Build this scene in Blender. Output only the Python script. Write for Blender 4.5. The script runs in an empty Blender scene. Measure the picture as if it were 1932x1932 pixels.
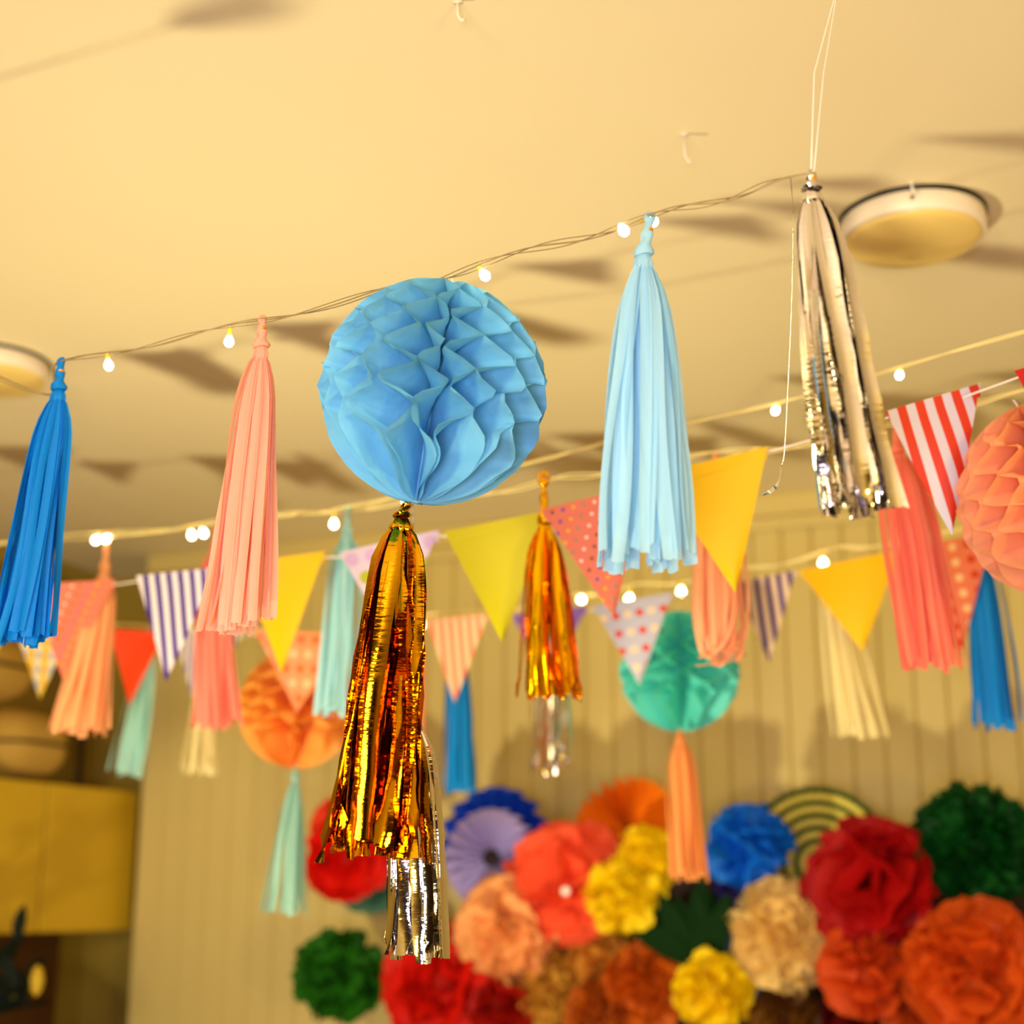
import bpy, math, random
from mathutils import Vector, Matrix, noise
S = bpy.context.scene
COL = S.collection
# ------------------------------------------------------------------ camera
FPX = 2800.0
PIT = math.radians(14.5)
CAMZ = 1.5
camd = bpy.data.cameras.new('camera'); cam = bpy.data.objects.new('camera', camd); COL.objects.link(cam)
cam.location = (0, 0, CAMZ); cam.rotation_euler = (math.pi/2 + PIT, 0, 0)
camd.sensor_width = 36; camd.lens = 36*FPX/1932; camd.clip_start = .05
camd.dof.use_dof = True; camd.dof.focus_distance = 1.72; camd.dof.aperture_fstop = 2.5
S.camera = cam
# ------------------------------------------------------------------ exposure, world, key and fill lights
S.view_settings.view_transform = 'Standard'; S.view_settings.look = 'None'
S.view_settings.gamma = 1; S.view_settings.use_curve_mapping = False
S.view_settings.exposure = 0.0
w = bpy.data.worlds.new('world'); S.world = w; w.use_nodes = True
w.node_tree.nodes['Background'].inputs[0].default_value = (1, .72, .3, 1)
w.node_tree.nodes['Background'].inputs[1].default_value = 0.3
def area(name, loc, target, size, power, colr, spread=180):
    l = bpy.data.lights.new(name, 'AREA'); l.shape = 'DISK'; l.size = size; l.energy = power; l.color = colr
    l.spread = math.radians(spread)
    o = bpy.data.objects.new(name, l); COL.objects.link(o); o.location = loc
    o.rotation_euler = (Vector(target)-Vector(loc)).to_track_quat('-Z', 'Y').to_euler(); return o
area('floor_uplight', (-1.1, 2.0, .3), (.15, 3.2, 2.4), .15, 31, (1, .87, .55), 130)
area('cool_fill', (-.3, -.9, 1.25), (.2, 1.3, 2.3), .7, 54, (.86, .79, 1))  # added cool fill light behind the camera, no actual window
area('warm_fill', (-1.3, -1.3, 1.9), (.2, 3, 1.9), .6, 62, (1, .85, .42))  # added warm ambient fill from behind left, no lamp stands here
area('yellow_fill', (1.6, -1.6, 1.2), (-.3, 3, 2.3), .6, 44, (1, .72, .14))  # unseen yellow fill added behind right to lift the ambient level
# ------------------------------------------------------------------ helpers
sp, cp = math.sin(PIT), math.cos(PIT)
Fv = Vector((0, cp, sp)); Uv = Vector((0, -sp, cp)); Rv = Vector((1, 0, 0)); C0 = Vector((0, 0, CAMZ))
def P(x, y, d): return C0 + d*(Fv + (x-966)/FPX*Rv - (y-966)/FPX*Uv)
def onceil(x, y, z=2.65):
    r = P(x, y, 1)-C0; return C0 + r*((z-CAMZ)/r.z)
def lin(c):
    return tuple(((v/255)/12.92 if v/255 <= .04045 else ((v/255+.055)/1.055)**2.4) for v in c)
def tag(o, label, cat, group=None, kind=None):
    if label: o['label'] = label
    if cat: o['category'] = cat
    if group: o['group'] = group
    if kind: o['kind'] = kind
    return o
def empty(name, loc, label=None, cat=None, group=None):
    o = bpy.data.objects.new(name, None); COL.objects.link(o); o.location = loc; o.empty_display_size = .02
    return tag(o, label, cat, group)
class MB:
    def __init__(s): s.v = []; s.f = []
    def grid(s, rows, closed=False):
        b = len(s.v); n = len(rows[0])
        for r in rows: s.v += [tuple(p) for p in r]
        for i in range(len(rows)-1):
            for j in range(n if closed else n-1):
                k = (j+1) % n
                s.f.append((b+i*n+j, b+i*n+k, b+(i+1)*n+k, b+(i+1)*n+j))
        return b
    def tube(s, pts, rad, seg=8, cap=True):
        pts = [Vector(p) for p in pts]
        if not hasattr(rad, '__len__'): rad = [rad]*len(pts)
        rows = []
        t0 = (pts[1]-pts[0]).normalized()
        u = t0.orthogonal().normalized()
        for i, p in enumerate(pts):
            t = (pts[min(i+1, len(pts)-1)]-pts[max(i-1, 0)])
            t = t.normalized() if t.length > 1e-9 else t0
            u = (u - t*u.dot(t)); u = u.normalized() if u.length > 1e-6 else t.orthogonal().normalized()
            v = t.cross(u)
            rows.append([p + rad[i]*(math.cos(a)*u + math.sin(a)*v) for a in [2*math.pi*k/seg for k in range(seg)]])
        b = s.grid(rows, True)
        if cap:
            s.f.append(tuple(range(b+seg-1, b-1, -1)))
            e = b+(len(rows)-1)*seg; s.f.append(tuple(range(e, e+seg)))
    def lathe(s, prof, seg=32, c=(0, 0, 0)):
        rows = [[(c[0]+r*math.cos(2*math.pi*k/seg), c[1]+r*math.sin(2*math.pi*k/seg), c[2]+z) for k in range(seg)] for r, z in prof]
        s.grid(rows, True)
    def box(s, lo, hi, fn=None):
        b = len(s.v)
        for z in (lo[2], hi[2]):
            for x, y in ((lo[0], lo[1]), (hi[0], lo[1]), (hi[0], hi[1]), (lo[0], hi[1])):
                s.v.append(tuple(fn(x, y, z)) if fn else (x, y, z))
        for q in ((3, 2, 1, 0), (4, 5, 6, 7), (0, 1, 5, 4), (1, 2, 6, 5), (2, 3, 7, 6), (3, 0, 4, 7)):
            s.f.append(tuple(b+i for i in q))
    def build(s, name, mat, parent=None, loc=None, smooth=True, bevel=0):
        m = bpy.data.meshes.new(name); m.from_pydata(s.v, [], s.f); m.validate()
        m.materials.append(mat)
        if smooth: m.polygons.foreach_set('use_smooth', [True]*len(m.polygons))
        o = bpy.data.objects.new(name, m); COL.objects.link(o)
        if parent: o.parent = parent
        if loc is not None: o.location = loc
        if bevel:
            md = o.modifiers.new('bevel', 'BEVEL'); md.width = bevel; md.segments = 2; md.limit_method = 'ANGLE'
        return o
# ------------------------------------------------------------------ materials
def newmat(name):
    m = bpy.data.materials.new(name); m.use_nodes = True; nt = m.node_tree
    b = nt.nodes['Principled BSDF']; return m, nt, b, nt.nodes['Material Output']
def paint(name, rgb, rough=.6, bump=0, scale=200, spec=.4, metal=0, var=0):
    m, nt, b, out = newmat(name)
    b.inputs['Base Color'].default_value = (*lin(rgb), 1); b.inputs['Roughness'].default_value = rough
    b.inputs['Specular IOR Level'].default_value = spec; b.inputs['Metallic'].default_value = metal
    if bump or var:
        tc = nt.nodes.new('ShaderNodeTexCoord'); n = nt.nodes.new('ShaderNodeTexNoise'); n.inputs['Scale'].default_value = scale
        nt.links.new(tc.outputs['Object'], n.inputs['Vector'])
        if bump:
            bp = nt.nodes.new('ShaderNodeBump'); bp.inputs['Strength'].default_value = bump; bp.inputs['Distance'].default_value = .002
            nt.links.new(n.outputs['Fac'], bp.inputs['Height']); nt.links.new(bp.outputs['Normal'], b.inputs['Normal'])
        if var:
            mx = nt.nodes.new('ShaderNodeMix'); mx.data_type = 'RGBA'
            mx.inputs['A'].default_value = (*lin(rgb), 1); mx.inputs['B'].default_value = (*[v*(1-var) for v in lin(rgb)], 1)
            nt.links.new(n.outputs['Fac'], mx.inputs['Factor']); nt.links.new(mx.outputs['Result'], b.inputs['Base Color'])
    return m
TC = {}
def tissue(rgb, trans=.38, gloss=.12):
    key = (rgb, trans, gloss)
    if key in TC: return TC[key]
    m, nt, b, out = newmat('tissue_paper')
    b.inputs['Base Color'].default_value = (*lin(rgb), 1); b.inputs['Roughness'].default_value = .55
    b.inputs['Specular IOR Level'].default_value = gloss*2
    tr = nt.nodes.new('ShaderNodeBsdfTranslucent'); tr.inputs['Color'].default_value = (*[min(1, v*1.1) for v in lin(rgb)], 1)
    mx = nt.nodes.new('ShaderNodeMixShader'); mx.inputs[0].default_value = trans
    tc = nt.nodes.new('ShaderNodeTexCoord'); n = nt.nodes.new('ShaderNodeTexNoise'); n.inputs['Scale'].default_value = 90; n.inputs['Detail'].default_value = 4
    nt.links.new(tc.outputs['Object'], n.inputs['Vector'])
    bp = nt.nodes.new('ShaderNodeBump'); bp.inputs['Strength'].default_value = .35; bp.inputs['Distance'].default_value = .003
    nt.links.new(n.outputs['Fac'], bp.inputs['Height']); nt.links.new(bp.outputs['Normal'], b.inputs['Normal'])
    nt.links.new(b.outputs[0], mx.inputs[1]); nt.links.new(tr.outputs[0], mx.inputs[2]); nt.links.new(mx.outputs[0], out.inputs['Surface'])
    TC[key] = m; return m
def foil(name, rgb, rough=.08, bump=.4, scale=13):
    m, nt, b, out = newmat(name)
    b.inputs['Base Color'].default_value = (*lin(rgb), 1); b.inputs['Metallic'].default_value = 1; b.inputs['Roughness'].default_value = rough
    tc = nt.nodes.new('ShaderNodeTexCoord'); mp = nt.nodes.new('ShaderNodeMapping'); mp.inputs['Scale'].default_value = (1, 1, .35)
    n = nt.nodes.new('ShaderNodeTexNoise'); n.inputs['Scale'].default_value = scale; n.inputs['Detail'].default_value = 3
    nt.links.new(tc.outputs['Object'], mp.inputs[0]); nt.links.new(mp.outputs[0], n.inputs['Vector'])
    bp = nt.nodes.new('ShaderNodeBump'); bp.inputs['Strength'].default_value = bump; bp.inputs['Distance'].default_value = .01
    nt.links.new(n.outputs['Fac'], bp.inputs['Height'])
    mp2 = nt.nodes.new('ShaderNodeMapping'); mp2.inputs['Scale'].default_value = (.35, .35, 1.6)
    n2 = nt.nodes.new('ShaderNodeTexNoise'); n2.inputs['Scale'].default_value = 150; n2.inputs['Detail'].default_value = 2
    b2 = nt.nodes.new('ShaderNodeBump'); b2.inputs['Strength'].default_value = .3; b2.inputs['Distance'].default_value = .0012
    nt.links.new(tc.outputs['Object'], mp2.inputs[0]); nt.links.new(mp2.outputs[0], n2.inputs['Vector'])
    nt.links.new(n2.outputs['Fac'], b2.inputs['Height']); nt.links.new(bp.outputs['Normal'], b2.inputs['Normal']); nt.links.new(b2.outputs['Normal'], b.inputs['Normal'])
    return m
def emis(name, rgb, s):
    m, nt, b, out = newmat(name)
    e = nt.nodes.new('ShaderNodeEmission'); e.inputs[0].default_value = (*rgb, 1); e.inputs[1].default_value = s
    nt.links.new(e.outputs[0], out.inputs[0]); return m
def nodeM(nt, op, a, b=None, clamp=False):
    n = nt.nodes.new('ShaderNodeMath'); n.operation = op; n.use_clamp = clamp
    for i, v in enumerate((a, b)):
        if v is None: continue
        if isinstance(v, (int, float)): n.inputs[i].default_value = v
        else: nt.links.new(v, n.inputs[i])
    return n.outputs[0]
def card(name, base, pattern=None, cols=(), p=.02, r=.3, off=(0, 0), rot=0, pz=None):
    pz = pz or p
    """coloured card with a printed pattern (stripes, dots or checks) in the pennant's own flat coordinates"""
    m, nt, b, out = newmat(name)
    b.inputs['Roughness'].default_value = .5; b.inputs['Specular IOR Level'].default_value = .25
    b.inputs['Base Color'].default_value = (*lin(base), 1)
    tr = nt.nodes.new('ShaderNodeBsdfTranslucent'); ms = nt.nodes.new('ShaderNodeMixShader'); ms.inputs[0].default_value = .22
    nt.links.new(b.outputs[0], ms.inputs[1]); nt.links.new(tr.outputs[0], ms.inputs[2]); nt.links.new(ms.outputs[0], out.inputs['Surface'])
    tr.inputs['Color'].default_value = (*lin(base), 1)
    if not pattern: return m
    tc = nt.nodes.new('ShaderNodeTexCoord'); mp = nt.nodes.new('ShaderNodeMapping')
    mp.inputs['Rotation'].default_value = (0, math.radians(rot), 0); mp.inputs['Location'].default_value = (off[0], 0, off[1])
    nt.links.new(tc.outputs['Object'], mp.inputs[0])
    sx = nt.nodes.new('ShaderNodeSeparateXYZ'); nt.links.new(mp.outputs[0], sx.inputs[0])
    X, Z = sx.outputs[0], sx.outputs[2]
    def mix(fac, a, c):
        k = nt.nodes.new('ShaderNodeMix'); k.data_type = 'RGBA'; nt.links.new(fac, k.inputs['Factor'])
        for nm, v in (('A', a), ('B', c)):
            if isinstance(v, tuple): k.inputs[nm].default_value = (*lin(v), 1)
            else: nt.links.new(v, k.inputs[nm])
        return k.outputs['Result']
    fr = lambda v: nodeM(nt, 'FRACT', v); dv = lambda v, q: nodeM(nt, 'DIVIDE', v, q)
    if pattern == 'stripes':
        res = mix(nodeM(nt, 'LESS_THAN', fr(nodeM(nt, 'ADD', dv(X, p), 50)), r), base, cols[0])
    elif pattern == 'checks':
        a1 = nodeM(nt, 'LESS_THAN', fr(nodeM(nt, 'ADD', dv(X, p), 50)), .5); a2 = nodeM(nt, 'LESS_THAN', fr(nodeM(nt, 'ADD', dv(Z, p), 50)), .5)
        res = mix(nodeM(nt, 'MULTIPLY', a1, a2), mix(a2, mix(a1, base, cols[0]), cols[1]), cols[2])
    else:
        gx = nodeM(nt, 'ADD', dv(X, p), 50); gz = nodeM(nt, 'ADD', dv(Z, pz), 50)
        iz = nodeM(nt, 'FLOOR', gz)
        if pattern == 'dots_offset': gx = nodeM(nt, 'ADD', gx, nodeM(nt, 'MULTIPLY', iz, .5))
        ix = nodeM(nt, 'FLOOR', gx)
        dx = nodeM(nt, 'SUBTRACT', fr(gx), .5); dz = nodeM(nt, 'MULTIPLY', nodeM(nt, 'SUBTRACT', fr(gz), .5), pz/p)
        dd = nodeM(nt, 'SQRT', nodeM(nt, 'ADD', nodeM(nt, 'MULTIPLY', dx, dx), nodeM(nt, 'MULTIPLY', dz, dz)))
        isd = nodeM(nt, 'LESS_THAN', dd, r)
        if pattern == 'dots_offset':
            sel = nodeM(nt, 'MODULO', nodeM(nt, 'ADD', nodeM(nt, 'MULTIPLY', ix, 2), nodeM(nt, 'MULTIPLY', iz, 3)), len(cols))
            sel = nodeM(nt, 'FLOOR', nodeM(nt, 'ADD', sel, .01))
        else:
            sel = nodeM(nt, 'MODULO', ix, len(cols)); sel = nodeM(nt, 'FLOOR', nodeM(nt, 'ADD', sel, .01))
        c = cols[0]
        for i in range(1, len(cols)):
            c = mix(nodeM(nt, 'COMPARE', sel, float(i)), c, cols[i])
            nt.nodes[-1]
        for nn in nt.nodes:
            if nn.type == 'MATH' and nn.operation == 'COMPARE': nn.inputs[2].default_value = .3
        res = mix(isd, base, c)
    nt.links.new(res, b.inputs['Base Color']); nt.links.new(res, tr.inputs['Color'])
    return m
# ------------------------------------------------------------------ room shell
TH = math.radians(22)
aV = Vector((math.cos(TH), -math.sin(TH), 0)); nV = Vector((-math.sin(TH), -math.cos(TH), 0))
CN = Vector((-1.511, 5.456, 0))
def RW(a, n, z): return CN + aV*a + nV*n + Vector((0, 0, z))
M_ceil = paint('ceiling_paint', (236, 221, 176), .7, var=.05, scale=2)
M_wall = paint('cream_board', (216, 196, 126), .6, var=.06, scale=3)
M_wall_shade = paint('shaded_wall_paint', (166, 140, 52), .7, var=.06, scale=3)  # darker colour stands in for shade on the left wall and recess
M_floor = paint('wood_floor', (120, 82, 44), .5, var=.3, scale=5)
M_dark = paint('dark_panel', (70, 48, 30), .6, var=.2, scale=4)
RA, RN = 5.8, 7.6
def shell(name, lo, hi, mat):
    m = MB(); m.box(lo, hi, RW); return tag(m.build(name, mat, smooth=False), None, None, None, 'structure')
shell('floor', (-.1, -.1, -.1), (RA+.1, RN+.1, 0), M_floor)
shell('ceiling', (-.1, -.1, 2.65), (RA+.1, RN+.1, 2.75), M_ceil)
shell('wall_left', (-.1, 0, 0), (0, RN, 2.65), M_wall_shade)
shell('wall_right', (RA, 0, 0), (RA+.1, RN, 2.65), M_wall)
shell('wall_front', (-.1, RN, 0), (RA+.1, RN+.1, 2.65), M_dark)
shell('wall_recess', (-.1, -.1, 0), (RA+.1, 0, 2.65), M_wall_shade)
# board clad wall, V grooves
m = MB(); a = .386; n0 = .25; prof = [(a, 0.0), (a, n0)]
while a < RA-.01:
    e = min(a+.088, RA)
    prof += [(a+.005, n0+.0), (e-.005, n0+.0), (e, n0-.010)]
    a = e
m.grid([[RW(pa, pn, z) for pa, pn in prof] for z in (0, 2.65)])
wb = m.build('wall_back', M_wall, smooth=False); tag(wb, None, None, None, 'structure')
m = MB(); m.box((.376, .2505, 2.585), (RA, .29, 2.65), RW); m.box((.376, .2505, 2.545), (RA, .272, 2.585), RW)
tag(m.build('trim_1', M_wall, smooth=False, bevel=.006), None, None, None, 'structure')
m = MB(); m.box((0.0005, .001, 2.58), (.03, 5, 2.6495), RW)
tag(m.build('trim_2', M_wall_shade, smooth=False, bevel=.005), None, None, None, 'structure')
# ------------------------------------------------------------------ ceiling lamps
M_white = paint('lamp_enamel', (238, 226, 205), .35, spec=.5)
M_black = paint('black_metal', (22, 18, 14), .4)
M_diff = paint('frosted_glass', (235, 205, 120), .3, spec=.6)
def ceiling_lamp(c, label):
    t = empty('ceiling_lamp', c, label, 'lamp', 'round drum lamps on the ceiling')
    R = .124
    m = MB(); m.lathe([(0, 0), (R+.003, 0), (R+.003, -.006), (R-.004, -.007)], 64); m.build('mounting_ring', M_black, t)
    m = MB(); m.lathe([(R-.002, -.006), (R, -.008), (R, -.038), (R-.003, -.042), (R-.008, -.040)], 64); m.build('metal_rim', M_white, t)
    m = MB(); m.lathe([(R-.007, -.040)]+[((R-.008)*math.cos(k*math.pi/20), -.042-.018*math.sin(k*math.pi/20)) for k in range(10)]+[(0.0001, -.060)], 64)
    m.build('diffuser', M_diff, t)
    m = MB(); m.lathe([(0.0001, 0), (.004, 0), (.004, .003), (0.0001, .004)], 10)
    k = m.build('rim_screw', paint('grey_screw', (150, 130, 95), .4, metal=.6), t); k.rotation_euler = (math.pi/2, 0, 0); k.location = (-.032, -R*.965, -.022)
    return t
c = onceil(1720, 410); c.z = 2.6499
ceiling_lamp(c, 'white drum ceiling lamp with thin black rim behind the silver foil tassel')
c = onceil(-14, 682); c.z = 2.6499
ceiling_lamp(c, 'round drum ceiling lamp half out of view at the left edge above the blue tassel')
M_clear = paint('clear_plastic', (225, 215, 200), .2, spec=.6)
for px, py, h, lab in ((864, 2, .03, 'small white ceiling hook at the top edge above the blue honeycomb ball'), (1291, 252, .05, 'pale hanging strip stuck to ceiling above the light blue tassel'),
                       (1720, 343, .018, 'tiny clear clip at the top rim of the right ceiling lamp')):
    c = onceil(px, py); m = MB()
    m.box((-.006, -.002, -.003), (.006, .002, 0)); m.tube([(0, 0, -.003), (0, 0, -h*.7), (.003, 0, -h*.9), (.006, 0, -h), (.009, 0, -h*.85)], .0022, 6)
    c.z = 2.65; tag(m.build('ceiling_hook', M_clear, loc=c), lab, 'hook')
# ------------------------------------------------------------------ cabinet corner
M_cab = paint('cabinet_lacquer', (214, 178, 40), .45, spec=.4)
M_cabin = paint('cabinet_side', (120, 92, 40), .6)
CA, N0, N1 = .33, .19, 1.62
Z0, Z1 = 1.394, 1.843
t = empty('wall_cabinet', RW(0, (N0+N1)/2, Z0), 'ochre wall cabinet with two plain doors mounted at left of the boarded wall', 'cabinet')
def rel(o): return lambda a, n, z: RW(a, n, z) - o.location
m = MB(); m.box((.001, N0, Z0), (CA-.019, N1, Z1), rel(t)); m.build('body', M_cabin, t, smooth=False, bevel=.002)
for q0, q1 in ((N0, .652), (.666, 1.118), (1.132, N1)):
    m = MB(); m.box((CA-.018, q0+.001, Z0-.004), (CA, q1, Z1-.001), rel(t)); m.build('door', M_cab, t, smooth=False, bevel=.003)
t['label'] = 'ochre wall cabinet with plain flat doors mounted left of the boarded wall'
# dark panel standing in for the cabinet's shade on the wall below
M_brown = paint('dark_brown', (104, 66, 30), .6, var=.2, scale=5)
m = MB(); m.box((.0015, .16, .9), (.02, 1.62, Z0-.006), RW); bl = m.build('shade_panel', M_brown, smooth=False)
tag(bl, 'dark brown panel standing in for shade below the ochre cabinet', 'panel')
def cushion(name, c, rx, ry, rz, mat, pip, label, rot=0, e=.55):
    t = empty(name, c, label, 'cushion'); m = MB(); rows = []
    sg = lambda v, p: math.copysign(abs(v)**p, v)
    for i in range(17):
        u = -math.pi/2+math.pi*i/16
        rows.append([(rx*sg(math.cos(u), .8)*sg(math.cos(q), e), ry*sg(math.cos(u), .8)*sg(math.sin(q), e), rz*sg(math.sin(u), .8)) for q in [2*math.pi*k/32 for k in range(32)]])
    m.grid(rows, True); o = m.build('cushion_body', mat, t)
    m = MB(); m.tube([(rx*1.005*sg(math.cos(q), e), ry*1.005*sg(math.sin(q), e), 0) for q in [2*math.pi*k/48 for k in range(49)]], .006, 6)
    o2 = m.build('seam_cord', pip, t)
    t.rotation_euler = (rot, 0, -TH); return t
M_tan = paint('tan_cloth', (196, 158, 70), .85, bump=.3, scale=300)
M_pip = paint('dark_cord', (52, 38, 16), .7)
c = RW(.16, .70, Z1+.118); cushion('cushion', c, .19, .155, .115, M_tan, M_pip, 'plump tan cushion lying on the wall cabinet, lower of the two')
c = RW(.16, .86, Z1+.342); cushion('cushion', c, .17, .15, .105, M_tan, M_pip, 'tan cushion stacked on another cushion above the wall cabinet', .0)
p = RW(.16, .30, Z1+.001)
m = MB(); m.lathe([(0.0001, 0), (.05, 0), (.05, .012), (.012, .02), (.011, .30), (.0001, .31)], 20)
tag(m.build('candle_stick', M_pip, loc=p), 'slim dark upright stand on top of the ochre wall cabinet', 'stand')
# sideboard + plant at the lower left, mostly below the frame
t = empty('sideboard', RW(.35, 1.1, 0), 'low brown sideboard against the left wall under the cabinet', 'sideboard')
m = MB(); m.box((.022, .3, .0005), (.62, 1.9, .92), rel(t)); m.build('carcass', M_brown, t, smooth=False, bevel=.004)
pv = RW(.52, 1.5, .9205)
t = empty('flower_vase', pv, 'dark leafy stems with pale yellow buds in a vase at the lower left corner', 'plant')
m = MB(); m.lathe([(.0001, 0), (.05, 0), (.062, .06), (.05, .15), (.035, .18), (.042, .2), (.036, .2), (.03, .17), (.0001, .02)], 24); m.build('vase', paint('dark_glaze', (30, 26, 22), .25), t)
M_leaf = paint('dark_leaf', (8, 20, 12), .7, spec=.15); M_bud = tissue((226, 192, 60), .3)
def leaf(m, base, d, up, L, W, bend=.2, n=8):
    d = d.normalized(); s = d.cross(up).normalized(); rows = []
    for i in range(n+1):
        q = i/n; wd = W*math.sin(math.pi*min(1, q*.92+.06))**.8*.5
        c = base + d*L*q - up*bend*L*q*q
        rows.append([c - s*wd + up*wd*.25, c, c + s*wd + up*wd*.25])
    m.grid(rows)
random.seed(5)
stems = [((30, 1800), 0), ((70, 1850), 1), ((20, 1860), 1), ((-30, 1790), 0), ((45, 1770), 0), ((90, 1890), 0), ((10, 1905), 0)]
dd = 3.95
mS = MB(); mL = MB()
for (px, py), bud in stems:
    tip = P(px, py, dd+random.uniform(-.1, .1)) - pv
    b0 = Vector((0, 0, .16)); mid = b0.lerp(tip, .55) + Vector((0, 0, .05))
    pts = [b0*(1-q)**2 + mid*2*q*(1-q) + tip*q*q for q in [k/8 for k in range(9)]]
    mS.tube(pts, .006, 6)
    if bud:
        mb = MB(); mb.lathe([(.0001, -.04), (.013, -.028), (.019, 0), (.013, .028), (.0001, .04)], 14, tip); mb.build('bud', M_bud, t)
    for k in range(4):
        q = random.uniform(.35, .95); bp = b0*(1-q)**2+mid*2*q*(1-q)+tip*q*q
        leaf(mL, bp, Vector((random.uniform(-1, 1), random.uniform(-.5, .5), random.uniform(.2, 1))), Vector((.1, -1, .3)).normalized(), random.uniform(.07, .13), .035)
mS.build('stems', M_leaf, t); mL.build('leaves', M_leaf, t)
# ------------------------------------------------------------------ strings
def spline(pts, n=8):
    out = []; Q = [pts[0]*2-pts[1]]+pts+[pts[-1]*2-pts[-2]]
    for i in range(1, len(Q)-2):
        a, b, c, d = Q[i-1:i+3]
        for k in range(n):
            q = k/n
            out.append(.5*((2*b)+(c-a)*q+(2*a-5*b+4*c-d)*q*q+(3*b-a-3*c+d)*q**3))
    out.append(pts[-1]); return out
def anchored(px, left=True, right=True):
    """pixel path -> world path, both ends carried on to the ceiling outside the view"""
    W = [P(*q) for q in px]
    if left:
        u = (W[0]-W[1]).normalized(); e = W[0]+u*.9; e.z = 2.6495; W = [e, W[0]+u*.3]+W
    if right:
        u = (W[-1]-W[-2]).normalized(); e = W[-1]+u*.7; e.z = 2.6495; W = W+[W[-1]+u*.25, e]
    return W
M_wire = paint('clear_wire', (150, 128, 84), .25, spec=.7)
M_wirel = paint('pale_wire', (245, 225, 150), .3, spec=.6)
M_cord = paint('white_cord', (240, 225, 215), .7)
M_led = emis('led_glow', (1, .86, .55), 14)
M_stub = tissue((255, 214, 60), .6)
def wirepath(W, n, amp, seed):
    r = random.Random(seed); pts = spline(W, 10); out = []
    for s in range(n):
        ph = r.uniform(0, 6); q = []
        for i, p in enumerate(pts):
            k = min(i, len(pts)-1-i)/6; k = min(1, k)
            q.append(p + Vector((0, amp*math.sin(i*.33+ph)*k*.6, amp*math.sin(i*.41+ph*2)*k)))
        out.append(q)
    return out
def light_string(W, bulbs, n, amp, mat, label, seed, br=.0065, wr=.0007):
    o0 = W[len(W)//2].copy()
    t = empty('fairy_light_string', o0, label, 'string lights', 'fairy light strings under the ceiling')
    for q in wirepath(W, n, amp, seed):
        m = MB(); m.tube([p-o0 for p in q], wr, 5); m.build('wire', mat, t)
    r = random.Random(seed+1)
    ref = spline(W, 10)
    for bp in bulbs:
        b = P(*bp)
        near = min(ref, key=lambda p: (p-b).length)
        ax = (near-b); ax = ax.normalized() if ax.length > .004 else Vector((0, 0, 1))
        Mx = ax.to_track_quat('Z', 'Y').to_matrix()
        m = MB(); k = br
        m.lathe([(.0001, -k*1.1), (k*.6, -k*.9), (k, -k*.2), (k*.85, k*.5), (k*.4, k*1.3), (.0001, k*1.5)], 14)
        m.v = [tuple(Mx @ Vector(v) + (b-o0)) for v in m.v]; m.build('bulb', M_led, t)
        top = near - o0; m = MB()
        m.tube([b-o0+ax*k*1.3, (b-o0+ax*k*1.3).lerp(top, .5), top], [k*.42, k*.36, k*.22], 8); m.build('bulb_socket', M_stub, t)
    return t
def S1d(x): # front line: straight in space
    return 1/(1/1.99 + (x/1530.)*(1/1.52-1/1.99))
s1 = [(0, 712), (115, 686), (300, 645), (495, 605), (720, 549), (850, 517), (1040, 462), (1225, 412), (1380, 368), (1530, 325)]
W1 = [P(x, y, S1d(x)) for x, y in s1]
# hanger thread to the ceiling
end1 = W1[-1]; c1 = P(1612, -280, 1.72); c1.z = 2.6495
e = W1[0]+(W1[0]-W1[1]).normalized()*.9; e.z = 2.6495
WL = [e]+W1
light_string(WL, [(205, 690, S1d(205)), (432, 645, S1d(432)), (915, 520, S1d(915)), (1177, 435, S1d(1177)), (1232, 418, S1d(1232)+.05)], 4, .0045, M_wire,
             'nearest fairy light string with thin clear wires carrying the blue honeycomb ball', 11)
m = MB(); o0 = end1
m.tube([end1-o0, (end1.lerp(c1, .3)+Vector((-.012, 0, 0)))-o0, end1.lerp(c1, .6)-o0, c1-o0], .0009, 6)
m.tube([end1-o0+Vector((.003, 0, 0)), (end1.lerp(c1, .3)+Vector((-.002, 0, 0)))-o0, end1.lerp(c1, .6)-o0, c1-o0], .0007, 6)
tag(m.build('hanging_thread', M_clear, loc=o0), 'clear thread running up to the ceiling from the silver foil tassel', 'thread')
dA = 2.35
WA = anchored([(-500, 1110, 3.5), (-60, 1034, 3.1), (220, 1012, 2.9), (480, 980, 2.75), (700, 948, 2.6), (820, 918, 2.55), (985, 878, 2.5), (1130, 838, 2.45), (1300, 798, 2.4), (1510, 750, 2.3), (1655, 706, 2.25), (1932, 625, 2.15)])
light_string(WA, [(1463, 775, 2.32), (1697, 708, 2.24), (766, 947, 2.57)], 2, .002, M_wirel,
             'pale fairy light string passing behind the silver tassel above the striped pennant', 12, .006, .0010)
WB = anchored([(-60, 1026, 3.0), (190, 1008, 2.92), (400, 985, 2.85), (630, 962, 2.75), (830, 940, 2.7), (1000, 915, 2.65), (1120, 893, 2.6), (1345, 858, 2.5), (1530, 835, 2.42), (1700, 795, 2.35), (1932, 742, 2.25)])
light_string(WB, [(181, 1019, 2.92), (200, 1017, 2.9), (362, 1010, 2.86), (384, 1006, 2.85), (630, 989, 2.75), (1430, 864, 2.46)], 3, .006, M_wirel,
             'fairy light string with paired bulbs holding the upper row of tassels', 13, .0075, .0012)
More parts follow.
